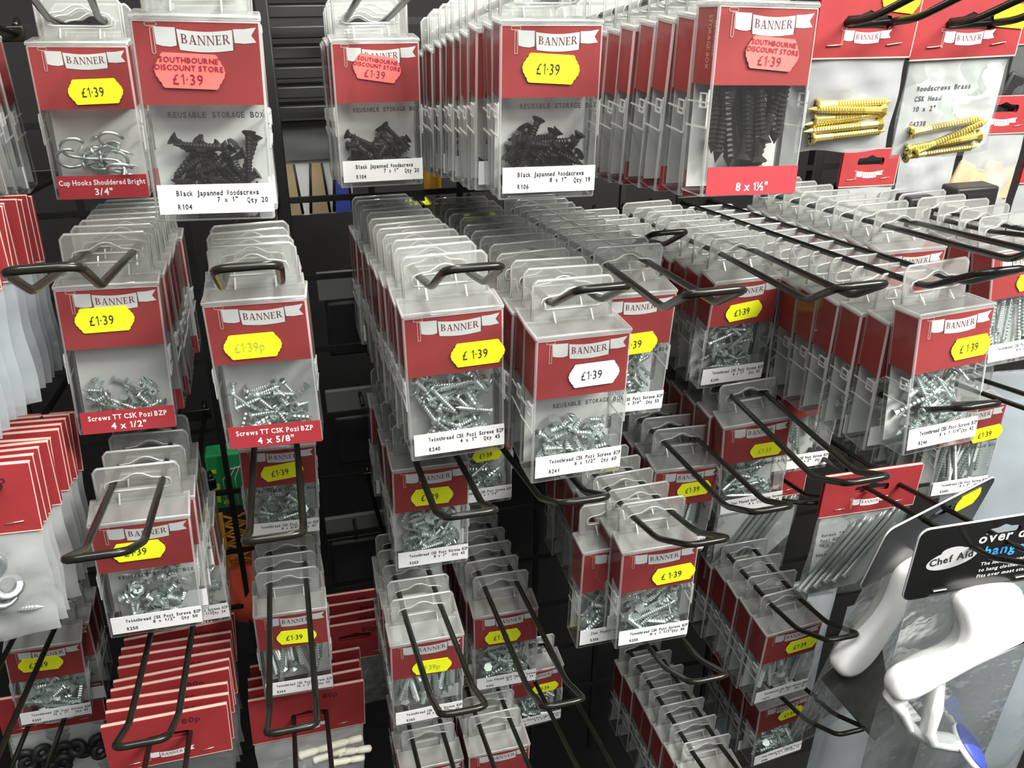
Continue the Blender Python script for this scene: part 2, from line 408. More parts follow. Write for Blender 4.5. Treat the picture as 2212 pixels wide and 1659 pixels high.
# pose of each front box: position of the middle of its top front edge, turn, hook lead (sideways per depth, depth of the bend), sticker
BOX = {
'cup':((-1.852,10.846,-1.000),(0.013,0.026,-0.007),(0,7.6),(0.109,-0.508,0.557,0.036)),
'r104a':((-0.458,8.026,-0.558),(0.018,0.039,0.003),(0,7.6),(-0.085,-0.431,0.548,-0.036)),
'r104b':((1.277,10.689,-1.020),(0.031,0.007,-0.003),(0,7.6),(0.004,-0.321,0.550,-0.159)),
'r106':((2.671,8.496,-0.679),(-0.002,0.014,-0.044),(0,7.6),(-0.000,-0.437,0.566,-0.061)),
'b8':((4.364,7.551,-0.487),(-0.078,0.039,0.022),(0,7.0),(0.073,-0.431,0.547,-0.073)),
'4half':((-1.767,9.297,-3.163),(-0.026,0.048,0.039),(0.038,7.31),(-0.062,-0.379,0.573,0.018)),
'458':((-0.322,8.499,-3.164),(0.020,-0.010,-0.086),(0.004,7.60),(-0.075,-0.501,0.569,0.023)),
'r240':((1.524,7.820,-3.198),(0.043,-0.016,-0.007),(0.008,7.58),(0.232,-0.499,0.556,0.009)),
'r241':((2.759,7.495,-3.436),(0.020,0.013,0.032),(0,7.72),(0.125,-0.465,0.546,0.017)),
'r246':((6.961,7.350,-3.544),(-0.088,-0.029,0.055),(0,7.55),(0.236,-0.479,0.532,0.022)),
'r244':((5.934,9.943,-4.020),(0.107,-0.003,0.025),(-0.254,7.02),(0.010,-0.489,0.547,0.101)),
'r263':((1.518,9.545,-6.000),(0.068,0.015,-0.001),(-0.020,7.55),(0.008,-0.480,0.559,-0.014)),
'r250':((-1.762,8.395,-5.452),(0.120,0.058,0.044),(0.009,7.18),(-0.054,-0.421,0.542,0.002)),
'r255':((4.078,8.047,-6.661),(0.078,-0.025,-0.046),(0.055,7.78),(0.205,-0.489,0.578,0.050)),
'r271':((6.931,8.967,-9.408),(0.107,-0.039,0.051),(-0.009,8.57),(0.186,-0.441,0.565,0.014)),
'r265':((1.282,8.998,-8.342),(0.100,0.014,0.011),(0.011,7.44),(0.059,-0.530,0.551,-0.051)),
'r264':((-0.457,10.020,-8.344),(0.086,0.022,-0.020),(-0.002,7.47),(0.050,-0.487,0.553,-0.059)),
'r306':((2.617,9.967,-8.992),(0.094,-0.014,-0.027),(-0.027,7.73),(-0.048,-0.493,0.563,-0.030)),
'r242':((3.888,8.875,-3.638),(0.074,0.011,0.002),(-0.183,6.65),(0.030,-0.666,0.586,0.054)),
'r243':((10.016,9.688,-3.845),(-0.158,-0.055,0.015),(0,7.6),(0.180,-0.504,0.512,0.038)),
'r268':((9.891,9.599,-6.273),(0.036,-0.041,-0.074),(0,7.6),(0.257,-0.548,0.550,0.114)),
'r309':((6.120,9.538,-5.999),(0.108,-0.097,-0.092),(-0.217,6.94),(0.168,-0.523,0.494,-0.025)),
'r310':((5.257,9.781,-6.752),(0.097,0.017,-0.031),(-0.110,7.85),(0.152,-0.416,0.533,0.054)),
'rbot':((7.396,9.461,-11.569),(0.111,-0.105,0.038),(0.074,8.66),(0.138,-0.381,0.503,0.079)),
'r304':((3.612,11.497,-11.850),(0.149,-0.038,0.014),(0,7.6),(0.152,-0.559,0.521,-0.002)),
'r260':((-3.918,10.985,-9.011),(0.138,0.106,0.092),(0,7.6),(-0.063,-0.361,0.585,-0.048)),
'r47':((-0.355,10.604,-6.044),(0.167,0.046,0.000),(-0.002,7.29),(0.036,-0.440,0.568,0.121)),
'row_h':((8.150,9.600,-3.680),(0.050,0,0),(-0.30,6.87),None),
'unit':((2.630,11.500,-6.450),(0.050,0,0),(0,7.6),(0.092,-0.732,0.482,0.076)),
'zn':((3.740,8.520,-6.940),(0.050,0,0),None,None),
'r269':((-1.780,10.300,-6.920),(0.050,0,0),(0,10.0),None),
'p309b':((7.270,10.000,-5.650),(0.050,0,0),(-0.06,7.5),None),
'rowq':((5.780,8.770,-12.070),(0.050,0,0),(0,7.9),None),
'farleft':((-3.280,8.600,-0.560),(0.030,0,0),(0,7.8),None),
'lowa':((2.42,9.6,-11.42),(0.08,0,0),(0,8.0),None),
'mid':((4.91,11.5,-4.22),(0.05,0,0),(0,11.0),None),
'lowb':((1.36,9.7,-11.55),(0.08,0,0),(0,8.0),None),
}
WALL = 13.72
SB, SF = 0.13, 0.20             # rise of a loaded hook towards the aisle, behind and in front of the first box
BOXGROUP = 'clear boxes of screws hanging on the hooks'
ORD = ['', 'second', 'third', 'fourth', 'fifth', 'sixth', 'seventh', 'eighth', 'ninth', 'tenth', 'eleventh', 'twelfth', 'thirteenth']
TT = 'Twinthread CSK Pozi Screws BZP'
ZZ = 'Zinc Plated Self Tapping Screws'
BJ = 'Black Japanned Woodscrews'
Y, P_, WS, FD = 'yellow', 'pink', 'white', 'faded'
PR = '\u00a31\u00b739'
# key: (boxes behind, label kind, label text, sticker kind, price, shown print, screw material, screw length, shank r, fill height, individual screws, description, row phrase)
SPEC = {
'cup': (2, 'r', ('Cup Hooks Shouldered Bright', '3/4"'), Y, PR, 0, 'cuphook', 0.3, 0.02, 0.55, 9, 'clear box of bright cup hooks with a red base label and yellow sticker', 'the box of cup hooks'),
'r104a': (3, 'w', (BJ, 'R104', '7 x 1"', 'Qty 20'), P_, PR, 1, 'blackscrew', 0.44, 0.034, 0.62, 10, 'large-looking clear box marked R104 with a level pink sticker, beside the cup hooks', 'the big R104 box beside the cup hooks'),
'r104b': (3, 'w', (BJ, 'R104', '7 x 1"', 'Qty 20'), P_, PR, 1, 'blackscrew', 0.44, 0.034, 0.55, 8, 'set-back clear box marked R104 with a tilted pink sticker over its ribbon', 'the set-back R104 box with tilted pink sticker'),
'r106': (10, 'w', (BJ, 'R106', '8 x 1"', 'Qty 19'), Y, PR, 1, 'blackscrew', 0.44, 0.038, 0.6, 10, 'clear box of black screws marked R106 with a yellow sticker, top row', 'the box marked R106'),
'b8': (10, 'r', ('', '8 x 1\u00bd"'), P_, PR, 0, 'blackscrew', 0.82, 0.052, 1.02, 15, 'clear box of big black screws with a red base label and pink sticker', 'the box of big black screws'),
'4half': (6, 'r', ('Screws TT CSK Pozi BZP', '4 x 1/2"'), Y, PR, 0, 'zinc', 0.21, 0.025, 0.52, 18, 'clear box of short zinc screws with red base label and crisp yellow price', 'the red-based zinc box with crisp price'),
'458': (3, 'r', ('Screws TT CSK Pozi BZP', '4 x 5/8"'), FD, '\u00a31\u00b739p', 0, 'zinc', 0.27, 0.025, 0.6, 20, 'clear box of zinc screws with red base label and a faded yellow price', 'the red-based zinc box with faded price'),
'r240': (12, 'w', (TT, 'R240', '4 x 1"', 'Qty 45'), Y, '\u00a3 1\u00b739', 1, 'zinc', 0.42, 0.026, 0.88, 20, 'clear box of zinc screws marked R240 with yellow sticker overhanging its edge', 'the box marked R240'),
'r241': (12, 'w', (TT, 'R241', '6 x 1/2"', 'Qty 60'), WS, PR, 1, 'zinc', 0.21, 0.03, 0.6, 18, 'clear box of short screws marked R241 with the white price sticker', 'the white-stickered box marked R241'),
'r242': (10, 'w', (TT, '', '6 x 3/4"', 'Qty 55'), Y, PR, 1, 'zinc', 0.32, 0.029, 0.85, 10, 'clear box half hidden behind the white-stickered one, only 39 of its price showing', 'the box half hidden by the white-stickered one'),
'r244': (8, 'w', (TT, 'R244', '6 x 1"', 'Qty 50'), Y, PR, 0, 'zinc', 0.42, 0.029, 0.95, 14, 'clear box marked R244 set back in shade behind a long bare hook end', 'the shaded box marked R244'),
'r246': (12, 'w', (TT, 'R246', '6 x 1.1/4"', 'Qty 42'), Y, '\u00a3 1\u00b739', 1, 'zinc', 0.53, 0.029, 0.92, 16, 'clear box of zinc screws marked R246 with its whole red side showing', 'the box marked R246'),
'r243': (8, 'w', (TT, '', '6 x 2"', 'Qty 26'), Y, PR, 1, 'zinc', 0.85, 0.029, 0.95, 6, 'clear box of long screws marked 6 x 2, cut by the photo edge above R268A', 'the edge-cut box above R268A'),
'row_h': (8, 'w', (TT, '', '6 x 1.1/2"', ''), None, PR, 1, 'zinc', 0.63, 0.029, 0.9, 0, 'clear box with no sticker just beyond the box marked R246', 'the stickerless box beyond R246'),
'r268': (5, 'w', (TT, 'R268A', '8 x 3"', 'Qty 16'), Y, PR, 1, 'zinc', 1.27, 0.036, 1.3, 7, 'clear box of long screws marked R268A above the black hanger card', 'the box marked R268A'),
'r309': (5, 'w', (ZZ, 'R309', '4 x 1/2"', 'Qty 45'), FD, PR, 1, 'zinc', 0.6, 0.03, 0.85, 6, 'clear box of zinc screws with faint yellow sticker, under the box marked R244', 'the faint-stickered box below R244'),
'r310': (3, 'w', (TT, '', '', ''), Y, PR, 0, 'zinc', 0.85, 0.034, 1.0, 5, 'clear box with narrow view of its front between R255 and a looping hook end', 'the narrow-looking box between R255 and a hook end'),
'p309b': (2, 'w', (TT, '', '6 x 2"', 'Qty 26'), None, PR, 0, 'zinc', 0.8, 0.03, 0.95, 3, 'clear stickerless box with white label in the gap above the long screw bags', 'the box in the gap above the long screw bags'),
'r263': (5, 'w', (TT, 'R263', '8 x 1"', 'Qty 42'), Y, PR, 0, 'zinc', 0.42, 0.036, 0.88, 16, 'clear box of zinc screws marked R263 under the box marked R240', 'the box marked R263'),
'unit': (1, 'w', (TT, '', '8 x 1.1/4"', ''), Y, PR, 0, 'zinc', 0.6, 0.034, 0.95, 4, 'dim clear box far back between R263 and R241, its label low', 'the dim box between R263 and R241'),
'r47': (3, 'w', (TT, '', '8 x 3/4"', 'Qty 47'), Y, PR, 1, 'zinc', 0.32, 0.036, 0.85, 10, 'clear box seen inside a hook loop under the faded-price red-based box', 'the box in the hook loop under the faded price'),
'r250': (3, 'w', (TT, 'R250', '8 x 1/2"', 'Qty 50'), Y, PR, 1, 'zinc', 0.21, 0.036, 0.85, 18, 'clear box of short screws marked R250 with a hook end across its sticker', 'the box marked R250'),
'r269': (1, 'w', (TT, '', '10 x 1.1/2"', 'Qty 24'), Y, PR, 0, 'zinc', 0.6, 0.04, 0.85, 3, 'dim clear box peeking out behind the lower corner of the box marked R250', 'the dim box behind the corner of R250'),
'r255': (6, 'w', (TT, 'R255', '8 x 1.1/2"', 'Qty 38'), Y, '\u00a3 1\u00b739', 1, 'zinc', 0.63, 0.036, 0.88, 14, 'clear box of zinc screws marked R255 with red side and lid in view', 'the box marked R255'),
'zn': (0, 'w', (ZZ, 'R306', '8 x 1"', ''), None, PR, 0, 'zinc', 0.42, 0.036, 0.7, 4, 'clear box hanging askew behind the box marked R255', ''),
'r271': (5, 'w', (TT, 'R271', '12 x 2"', 'Qty 10'), Y, PR, 0, 'zinc', 0.85, 0.046, 1.45, 8, 'clear box of thick screws marked R271 with heads showing through its lid', 'the box marked R271'),
'rbot': (3, 'w', (ZZ, 'R308', '8 x 1.1/2"', 'Qty 24'), Y, PR, 0, 'zinc', 0.63, 0.036, 0.85, 6, 'clear box of zinc screws directly under the box marked R271', 'the box under R271'),
'r265': (4, 'w', (TT, 'R265', '10 x 2.1/2"', 'Qty 17'), FD, '\u00a31\u00b739p', 0, 'zinc', 1.05, 0.042, 1.0, 8, 'clear box of long upright screws marked R265 with a faded price', 'the box marked R265'),
'r264': (4, 'w', (TT, 'R264', '10 x 2"', 'Qty 20'), Y, PR, 0, 'zinc', 0.85, 0.042, 0.9, 8, 'clear box of long upright screws marked 10 x 2 inside the lower hook loop', 'the upright-screw box in the lower hook loop'),
'r306': (5, 'w', (ZZ, 'R306', '8 x 1', 'Qty 24'), Y, PR, 1, 'zinc', 0.42, 0.036, 0.8, 12, 'clear box of self tapping screws marked R306, beside the box marked R265', 'the box marked R306'),
'r304': (0, 'w', (ZZ, 'R305', '8 x 3/4"', 'Qty 30'), Y, PR, 0, 'zinc', 0.32, 0.036, 0.8, 6, 'small-looking clear box with yellow sticker low behind the hook of R306', ''),
'r260': (2, 'w', (TT, 'R260', '10 x 1"', 'Qty 30'), Y, PR, 1, 'zinc', 0.42, 0.046, 0.85, 10, 'clear box of thick screws marked R260 under the bag of washers', 'the box marked R260'),
'rowq': (6, 'w', (TT, '', '10 x 1.1/2"', ''), None, PR, 1, 'zinc', 0.6, 0.04, 0.9, 0, 'clear box at the bottom edge, first of the row receding under R255', 'the bottom edge box under R255'),
'farleft': (6, 'w', ('', '', '', ''), None, PR, 0, 'zinc', 0.5, 0.03, 0.5, 0, 'clear box beside the cup hooks at the photo edge, only its side showing', 'the edge box beside the cup hooks'),
'lowa': (3, 'w', ('', '', '', ''), None, PR, 0, 'zinc', 0.5, 0.03, 0.5, 0, 'clear box at the bottom edge below the box marked R306', 'the bottom edge box below R306'),
'mid': (4, 'w', ('', '', '', ''), None, PR, 0, 'zinc', 0.5, 0.03, 0.5, 0, 'dim clear box far back under the box of big black screws', 'the dim box under the big black screws'),
'lowb': (3, 'w', ('', '', '', ''), None, PR, 0, 'zinc', 0.5, 0.03, 0.5, 0, 'clear box at the bottom edge below the box marked R265', 'the bottom edge box below R265'),
}

def pose_matrix(key):
    p, r, hk, st = BOX[key]
    return Matrix.Translation(Vector(p)) @ Euler(r, 'XYZ').to_matrix().to_4x4()
def slot_of(key): return pose_matrix(key) @ Vector((0, .39, .20))

def build_box(key, parent_label, cat='box'):
    n, lk, lt, sk, price, rsb, *_ = SPEC[key]
    p, r, hk, st = BOX[key]
    t = thing('screw_box', parent_label, cat, p, r, BOXGROUP)
    put('box_shell', SHELL, t); put('hang_tab', TAB, t)
    c = put('insert_card', CARD, t); put('ribbon_logo', LOGO, c)
    put('backing_card', BACK, t)
    if lk == 'w': white_label(t, *lt) if lt[0] else put('white_label', WLAB, t)
    else: red_label(t, *lt)
    if rsb: put('box_print', RSB, t)
    if key == 'b8':
        b = MB(); mt = Matrix.Translation((-.4865, .13, -.12)) @ Matrix.Rotation(-PI / 2, 4, 'Z') @ Matrix.Rotation(PI / 2, 4, 'Y')
        text(b, 'REUSABLE', 0.05, .06, .06, 0, 0, sx=.75, mat=mt); text(b, 'STORAGE BOX', 0, -.05, .06, 0, 0, sx=.75, mat=mt)
        b.build('side_print', ['rededge'], c)
    if sk and st: sticker(t, -.004, st, sk, price)
    return t
def copy_plain(src, label, loc, rot):
    """another box of the same row: the thing and every part but the price sticker"""
    r = src.copy(); COL.objects.link(r); r.location = W(loc); r.rotation_euler = rot; r['label'] = label
    for ch in list(src.children):
        if 'sticker' in ch.name: continue
        c = ch.copy(); COL.objects.link(c); c.parent = r
        for g in ch.children:
            if 'logo' not in g.name: continue
            d = g.copy(); COL.objects.link(d); d.parent = c
    return r

SLOPE = {k: .17 for k in ('cup', 'r104a', 'r104b', 'r106', 'b8', 'farleft')}
SLOPE.update({'r240': .14, 'r255': .16, 'r271': .06, 'r265': .13, 'r264': .13, '4half': .13, '458': .13})
DROP = {'r246': .25, 'b8': .05}      # how far the second box hangs below the first, which sits up on the bend
def rise(k): return SLOPE.get(k, .11)
BEHIND = []        # (key, matrix) of boxes further back, for their fill
for key, sp in SPEC.items():
    front = build_box(key, sp[11])
    p, r, hk, st = BOX[key]
    rnd = random.Random(key)
    for i in range(1, sp[0] + 1):
        y = p[1] + T * i
        if y + T > WALL - .1: break
        loc = (p[0] + rnd.uniform(-.025, .025), y, p[2] - rise(key) * T * i - DROP.get(key, 0) + rnd.uniform(-.012, .012))
        rot = (0.3 * r[0] + .035 + rnd.uniform(-.015, .015), rnd.uniform(-.02, .02) + .5 * r[1], rnd.uniform(-.03, .03))
        copy_plain(front, '%s clear box behind %s' % (ORD[i], sp[12]), loc, rot)
        BEHIND.append((key, Matrix.Translation(Vector(loc)) @ Euler(rot, 'XYZ').to_matrix().to_4x4(), i))

# ------------------------------------------------------------------ hooks
def corner(pts, rad=.09, n=3):
    P = [Vector(p) for p in pts]; out = [P[0]]
    for i in range(1, len(P) - 1):
        a = (P[i - 1] - P[i]); b = (P[i + 1] - P[i]); ra = min(rad, a.length * .45, b.length * .45)
        s, e = P[i] + a.normalized() * ra, P[i] + b.normalized() * ra
        for k in range(n + 1):
            t = k / n; out.append((1 - t) ** 2 * s + 2 * t * (1 - t) * P[i] + t * t * e)
    out.append(P[-1]); return out
WR = .037
def hook(label, slot, lead, yb, tip=(.70, .40), sep=.25, sb=SB, sf=SF, wall=WALL):
    """two prongs from the grid, turned up at the end and joined by a cross bar; slot = point half way between the prongs at the first pack"""
    x, y, z = slot
    t = thing('display_hook', label, 'hook', (x, wall, z - sb * (wall - y)), (0, 0, 0), 'black double wire hooks')
    o = Vector((x, wall, z - sb * (wall - y)))
    xb, zb = x + lead * (y - yb), z + sf * (y - yb)
    def side(s): return [(x + s * sep, wall, z - sb * (wall - y)), (x + s * sep, y, z), (xb + s * sep, yb, zb), (xb + lead * tip[0] + s * sep, yb - tip[0], zb + tip[1])]
    pts = side(-1) + side(1)[::-1]
    b = MB(); b.tube([p - o for p in corner(pts, .13, 4)], WR, 9, 0)
    b.build('wire_loop', ['wire'], t)
    b = MB(); b.rbox(-.34, .34, -.03, .03, -.10, .10, .02, 0)
    for s in (-1, 1): b.tube([(s * .25, 0, .1), (s * .25, .12, .16), (s * .25, .14, .02)], WR, 6, 0)
    b.build('mounting_plate', ['wire'], t)
    return t
HOOKLBL = {'rowq': 'black wire hook running through the bottom edge row of clear boxes', 'farleft': 'black wire hook of the edge boxes beside the cup hooks'}
for key, sp in SPEC.items():
    if BOX[key][2] is None: continue
    lead, yb = BOX[key][2]
    s = slot_of(key)
    if key == 'cup': hook('black wire hook slanting sideways above the cup hooks box', (s.x - .05, s.y, s.z), .12, 8.2, sb=.17); continue
    hook(HOOKLBL.get(key, 'black double wire hook carrying %s' % (sp[12] or 'the small-looking low box behind R306')), s, lead, yb, sb=rise(key))
hook('black wire hook with nothing on its end, just below the box marked R255', (4.36, 9.6, -8.72), .01, 7.75, wall=WALL)
hook('black wire hook with a bare end under the box marked R250', (-1.88, 9.6, -7.85), .0, 7.6)
hook('black wire hook with a bare end under the box marked R241', (2.70, 10.2, -5.98), .0, 7.6) if False else None

# ------------------------------------------------------------------ screws
SM = {}
def screw_mesh(mat, L, r, n=8):
    k = (mat, round(L, 2), round(r, 3))
    if k in SM: return SM[k]
    hr = r * 1.95; b = MB()
    prof = [(hr * .85, 0), (hr, -.012), (r, -.012 - (hr - r) * .95)]
    z = prof[-1][1] - L * (.06 if L < .5 else .22); prof.append((r * .92, z))
    pitch = max(.026, r * .78)
    while z > -L + r * 2.4:
        prof += [(r * .80, z - pitch * .25), (r * 1.06, z - pitch * .6), (r * .80, z - pitch * .9)]; z -= pitch
    prof.append((.004, -L)); b.lathe(prof, n, 0, smooth=False)
    for a in (0, PI / 2):
        b.box(-hr * .55, hr * .55, -hr * .11, hr * .11, -.002, .004, 1, mat=Matrix.Rotation(a, 4, 'Z'))  # dark cross laid on the head, recess shade put into its colour
    SM[k] = b.mesh('screw', [mat, 'recess']); return SM[k]
def cup_hook_mesh():
    if 'cup' in SM: return SM['cup']
    b = MB(); b.lathe([(.02, -.02), (.018, -.05), (.022, -.06), (.016, -.08), (.021, -.09), (.015, -.11), (.02, -.12), (.004, -.2)], 7, 0)
    b.lathe([(.06, 0), (.06, -.02), (.02, -.022)], 10, 0)
    path = [(0, 0, 0), (0, 0, .08)] + [(.13 - .13 * math.cos(a), 0, .1 + .13 * math.sin(a)) for a in [PI * i / 10 * 1.25 for i in range(11)]]
    b.tube(path, .021, 7, 0)
    SM['cup'] = b.mesh('cup_hook', ['zinc']); return SM['cup']
def place(rnd, L, fill, z0, yr, upright=False, r=.03):
    mg = .03 + r * .9
    for _ in range(60):
        el = rnd.uniform(-.5, .9) if not upright else rnd.choice((1, 1, -1)) * rnd.uniform(1.25, 1.5)
        az = rnd.uniform(0, 2 * PI)
        d = Vector((math.cos(az) * math.cos(el), .35 * math.sin(az) * math.cos(el), math.sin(el))).normalized()
        c = Vector((rnd.uniform(-.42, .42), rnd.uniform(*yr), -H + rnd.uniform(z0, fill)))
        a, e = c + d * L / 2, c - d * L / 2
        if all(abs(q.x) < .47 - mg and .02 + mg < q.y < TB - .06 - mg * .6 and -H + .05 < q.z < -.12 for q in (a, e)): return a, d
    return None
WHERE = {k: v[11] for k, v in SPEC.items()}
STUFF = {'zinc': [], 'blackscrew': []}
NS = {'zinc': 0}
for key, sp in SPEC.items():
    mat, L, r, fill, cnt = sp[6:11]
    m = pose_matrix(key); rnd = random.Random(key + 's'); up = L >= .8
    rowname = sp[12] or 'the askew box behind R255'
    for i in range(cnt):
        pl = place(rnd, L, fill, .22 if not up else .1, (.06, .24), up, r)
        if not pl: continue
        a, d = pl
        q = Vector((0, 0, 1)).rotation_difference(d).to_matrix().to_4x4()
        if mat == 'cuphook':
            o = put('cup_hook', cup_hook_mesh()); tag(o, 'bright zinc cup hook in the loose pile inside the box at top left', 'hook', 'cup hooks in their clear box')
            mm = m @ Matrix.Translation(a - d * .12) @ q @ Matrix.Rotation(rnd.uniform(-.6, .6), 4, 'Z')
        else:
            o = put('screw', screw_mesh(mat, L, r))
            colr = {'zinc': 'bright zinc', 'blackscrew': 'black japanned'}[mat]
            if mat == 'blackscrew': o.name = 'black_screw'
            tag(o, '%s screw piled inside %s' % (colr, rowname), 'screw', 'screws inside ' + rowname)
            mm = m @ Matrix.Translation(a) @ q @ Matrix.Rotation(rnd.uniform(0, 3), 4, 'Z')
            NS[mat] = NS.get(mat, 0) + 1
        o.matrix_world = Matrix.Translation((0, 0, EYE)) @ Matrix.Scale(K, 4) @ mm @ Matrix.Scale(1 / K, 4)
    if mat != 'cuphook':
        for i in range(16 if not up else 5):
            pl = place(rnd, L, fill * .9, .05, (.18, .33), up)
            if pl: STUFF[mat].append((m, pl[0], pl[1], L, r))
        for i in range(14 if not up else 5):
            pl = place(rnd, min(L, .5) if not up else L, .30 if not up else fill, .05, (.06, .30), up)
            if pl: STUFF[mat].append((m, pl[0], pl[1], min(L, .5) if not up else L, r))
for key, m, i in BEHIND:
    mat, L, r, fill, cnt = SPEC[key][6:11]
    if mat == 'cuphook': continue
    rnd = random.Random(key + str(i))
    for j in range(14 if L < .8 else 8):
        pl = place(rnd, L, fill, .05, (.07, .3), L >= .8)
        if pl: STUFF[mat].append((m, pl[0], pl[1], L, r))
for mat, lst in STUFF.items():
    b = MB()
    for m, a, d, L, r in lst:
        q = Vector((0, 0, 1)).rotation_difference(d).to_matrix().to_4x4()
        prof = [(r * 1.9, 0), (r, -r * 1.1)]
        n = max(4, int(L / .055))
        for j in range(n): prof += [(r * .82, -r * 1.2 - (L - r * 3) * (j + .3) / n), (r * 1.08, -r * 1.2 - (L - r * 3) * (j + .7) / n)]
        prof.append((.004, -L))
        b.lathe(prof, 6, 0, mat=m @ Matrix.Translation(a) @ q, smooth=False)
    o = b.build('zinc_screws' if mat == 'zinc' else 'black_screws', [mat]); o.location = (0, 0, EYE)
    tag(o, 'the many %s screws deep in the piles and in the boxes further back' % ('bright zinc' if mat == 'zinc' else 'black japanned'), 'screws', kind='stuff')

# ------------------------------------------------------------------ carded bags
def card_hole(w, zc):
    return [(-.26 * w, zc - .03), (-.24 * w, zc - .06), (.24 * w, zc - .06), (.26 * w, zc - .03), (.26 * w, zc + .03), (.24 * w, zc + .06), (.1 * w, zc + .07), (0, zc + .11), (-.1 * w, zc + .07), (-.24 * w, zc + .06), (-.26 * w, zc + .03)]
def bag_film(w, h, bulge, seed, skew=0.0, nx=12, nz=14):
    rnd = random.Random(seed); b = MB(); ph = [rnd.uniform(0, 6.28) for _ in range(8)]
    for s in (-1, 1):
        vs = []
        for j in range(nz + 1):
            v = j / nz
            for i in range(nx + 1):
                u = i / nx
                env = (max(0, math.sin(PI * u)) ** .6) * (max(0, math.sin(PI * min(1, v * .9 + .05))) ** .8) * (.35 + .65 * v)
                wr = .02 * math.sin(9 * u + 4 * v + ph[0]) + .016 * math.sin(13 * u - 11 * v + ph[1]) + .012 * math.sin(23 * v + 5 * u + ph[2])
                edge = .012 * math.sin(9 * v + ph[3 + (u > .5)])
                x = (u - .5) * w + (edge if i in (0, nx) else 0) + skew * v
                z = -h * v + (.02 * math.sin(7 * u + ph[6]) if j == nz else 0)
                vs.append((x, s * (bulge if s < 0 else bulge * .4) * env + wr * env * 2, z))
        n = nx + 1
        fs = [(j * n + i, j * n + i + 1, (j + 1) * n + i + 1, (j + 1) * n + i) for j in range(nz) for i in range(nx)]
        if s < 0: fs = [f[::-1] for f in fs]
        b.add(vs, fs, 0, True)
    return b
BAGGROUP = 'red carded bags hanging on the hooks'
def make_bag(label, loc, w, ch, bh, slot, rot=(.03, 0, 0), film='film', paper=None, price=None, brand=True, staples=True, bulge=.10, seed=1, skew=0.0, group=BAGGROUP, lines=None, back=None):
    """loc = middle of the card's top edge; slot = how far below it the hook goes through"""
    t = thing('carded_bag', label, 'bag', loc, rot, group)
    b = MB(); b.plate(rounded(-w / 2, w / 2, -ch, 0, .02, 2), card_hole(min(w, 1.15) * .9, -slot), -.035, -.022, 0)
    b.plate(rounded(-w / 2, w / 2, -ch, 0, .02, 2), card_hole(min(w, 1.15) * .9, -slot), .022, .035, 0)
    b.box(-w / 2 + .005, w / 2 - .005, -.022, .022, -.012, 0, 1)
    b.box(-w / 2, w / 2, -.036, -.034, -ch - .001, -ch + .012, 1); b.box(w / 2 - .01, w / 2, -.036, -.03, -ch, 0, 1)
    c = b.build('header_card', ['redcard', 'rededge'], t)
    if brand:
        b = MB(); logo(b, .02, -ch + .215, min(w, 1.2) * .62, -.038, gap=.003); b.build('ribbon_logo', ['white', 'darkred', 'pinkline'], c)
    if price:
        b = MB(); text(b, price, w * .20, -.20, .10, -.038, 0, align='c', bold=True); b.build('price_print', ['stamp'], c)
    if staples:
        for x, a in ((-.30 * w, .05), (.30 * w, .12)):
            b = MB(); b.tube([(x - .08, -.045, -ch + .12), (x + .08, -.045, -ch + .12 + a * .16)], .007, 5, 0)
            b.build('staple', ['staple'], c)
    f = bag_film(w * .97, bh, bulge, seed, skew).build('bag_film', [film], t); f.location = (0, 0, -(ch - .03) * K)
    if paper:
        b = MB(); z0 = -ch - .02; n = 10
        top = [(-w * .46, z0), (w * .46, z0)]
        bot = paper(w, ch, bh)
        b.prism([(x, z) for x, z in bot + top], .004, .010, 0); b.build('paper_slip', [back or 'white'], t)
    if lines:
        b = MB()
        for s, x, z, h in lines: text(b, s, x, z, h, (0.0 if paper else -bulge - .055), 0, pitch=h * .78, bold=True)
        b.build('bag_print', ['ink'], t)
    return t
def copy_tree(src, label, loc, rot, skip=()):
    r = src.copy(); COL.objects.link(r); r.location = W(loc); r.rotation_euler = rot; r['label'] = label
    for ch in list(src.children):
        if any(k in ch.name for k in skip): continue
        c = ch.copy(); COL.objects.link(c); c.parent = r
        for g in ch.children:
            if any(k in g.name for k in skip): continue
            d = g.copy(); COL.objects.link(d); d.parent = c
    return r
def loose(name, me, parent_m, loc, dirv, label, cat, group, spin=0.0):
    """an object of its own lying at a spot given in a bag's frame"""
    o = put(name, me); tag(o, label, cat, group)
    q = Vector((0, 0, 1)).rotation_difference(Vector(dirv).normalized()).to_matrix().to_4x4()
    mm = parent_m @ Matrix.Translation(Vector(loc)) @ q @ Matrix.Rotation(spin, 4, 'Z')
    o.matrix_world = Matrix.Translation((0, 0, EYE)) @ Matrix.Scale(K, 4) @ mm @ Matrix.Scale(1 / K, 4)
    return o
def frame(loc, rot): return Matrix.Translation(Vector(loc)) @ Euler(rot, 'XYZ').to_matrix().to_4x4()

def long_screw_mesh():
    b = MB(); prof = [(.06, 0), (.07, -.012), (.034, -.055), (.033, -.35)]; z = -.36
    while z > -1.30: prof += [(.029, z), (.036, z - .02)]; z -= .04
    prof.append((.004, -1.40)); b.lathe(prof, 8, 0)
    return b.mesh('long_screw', ['zincdull'])
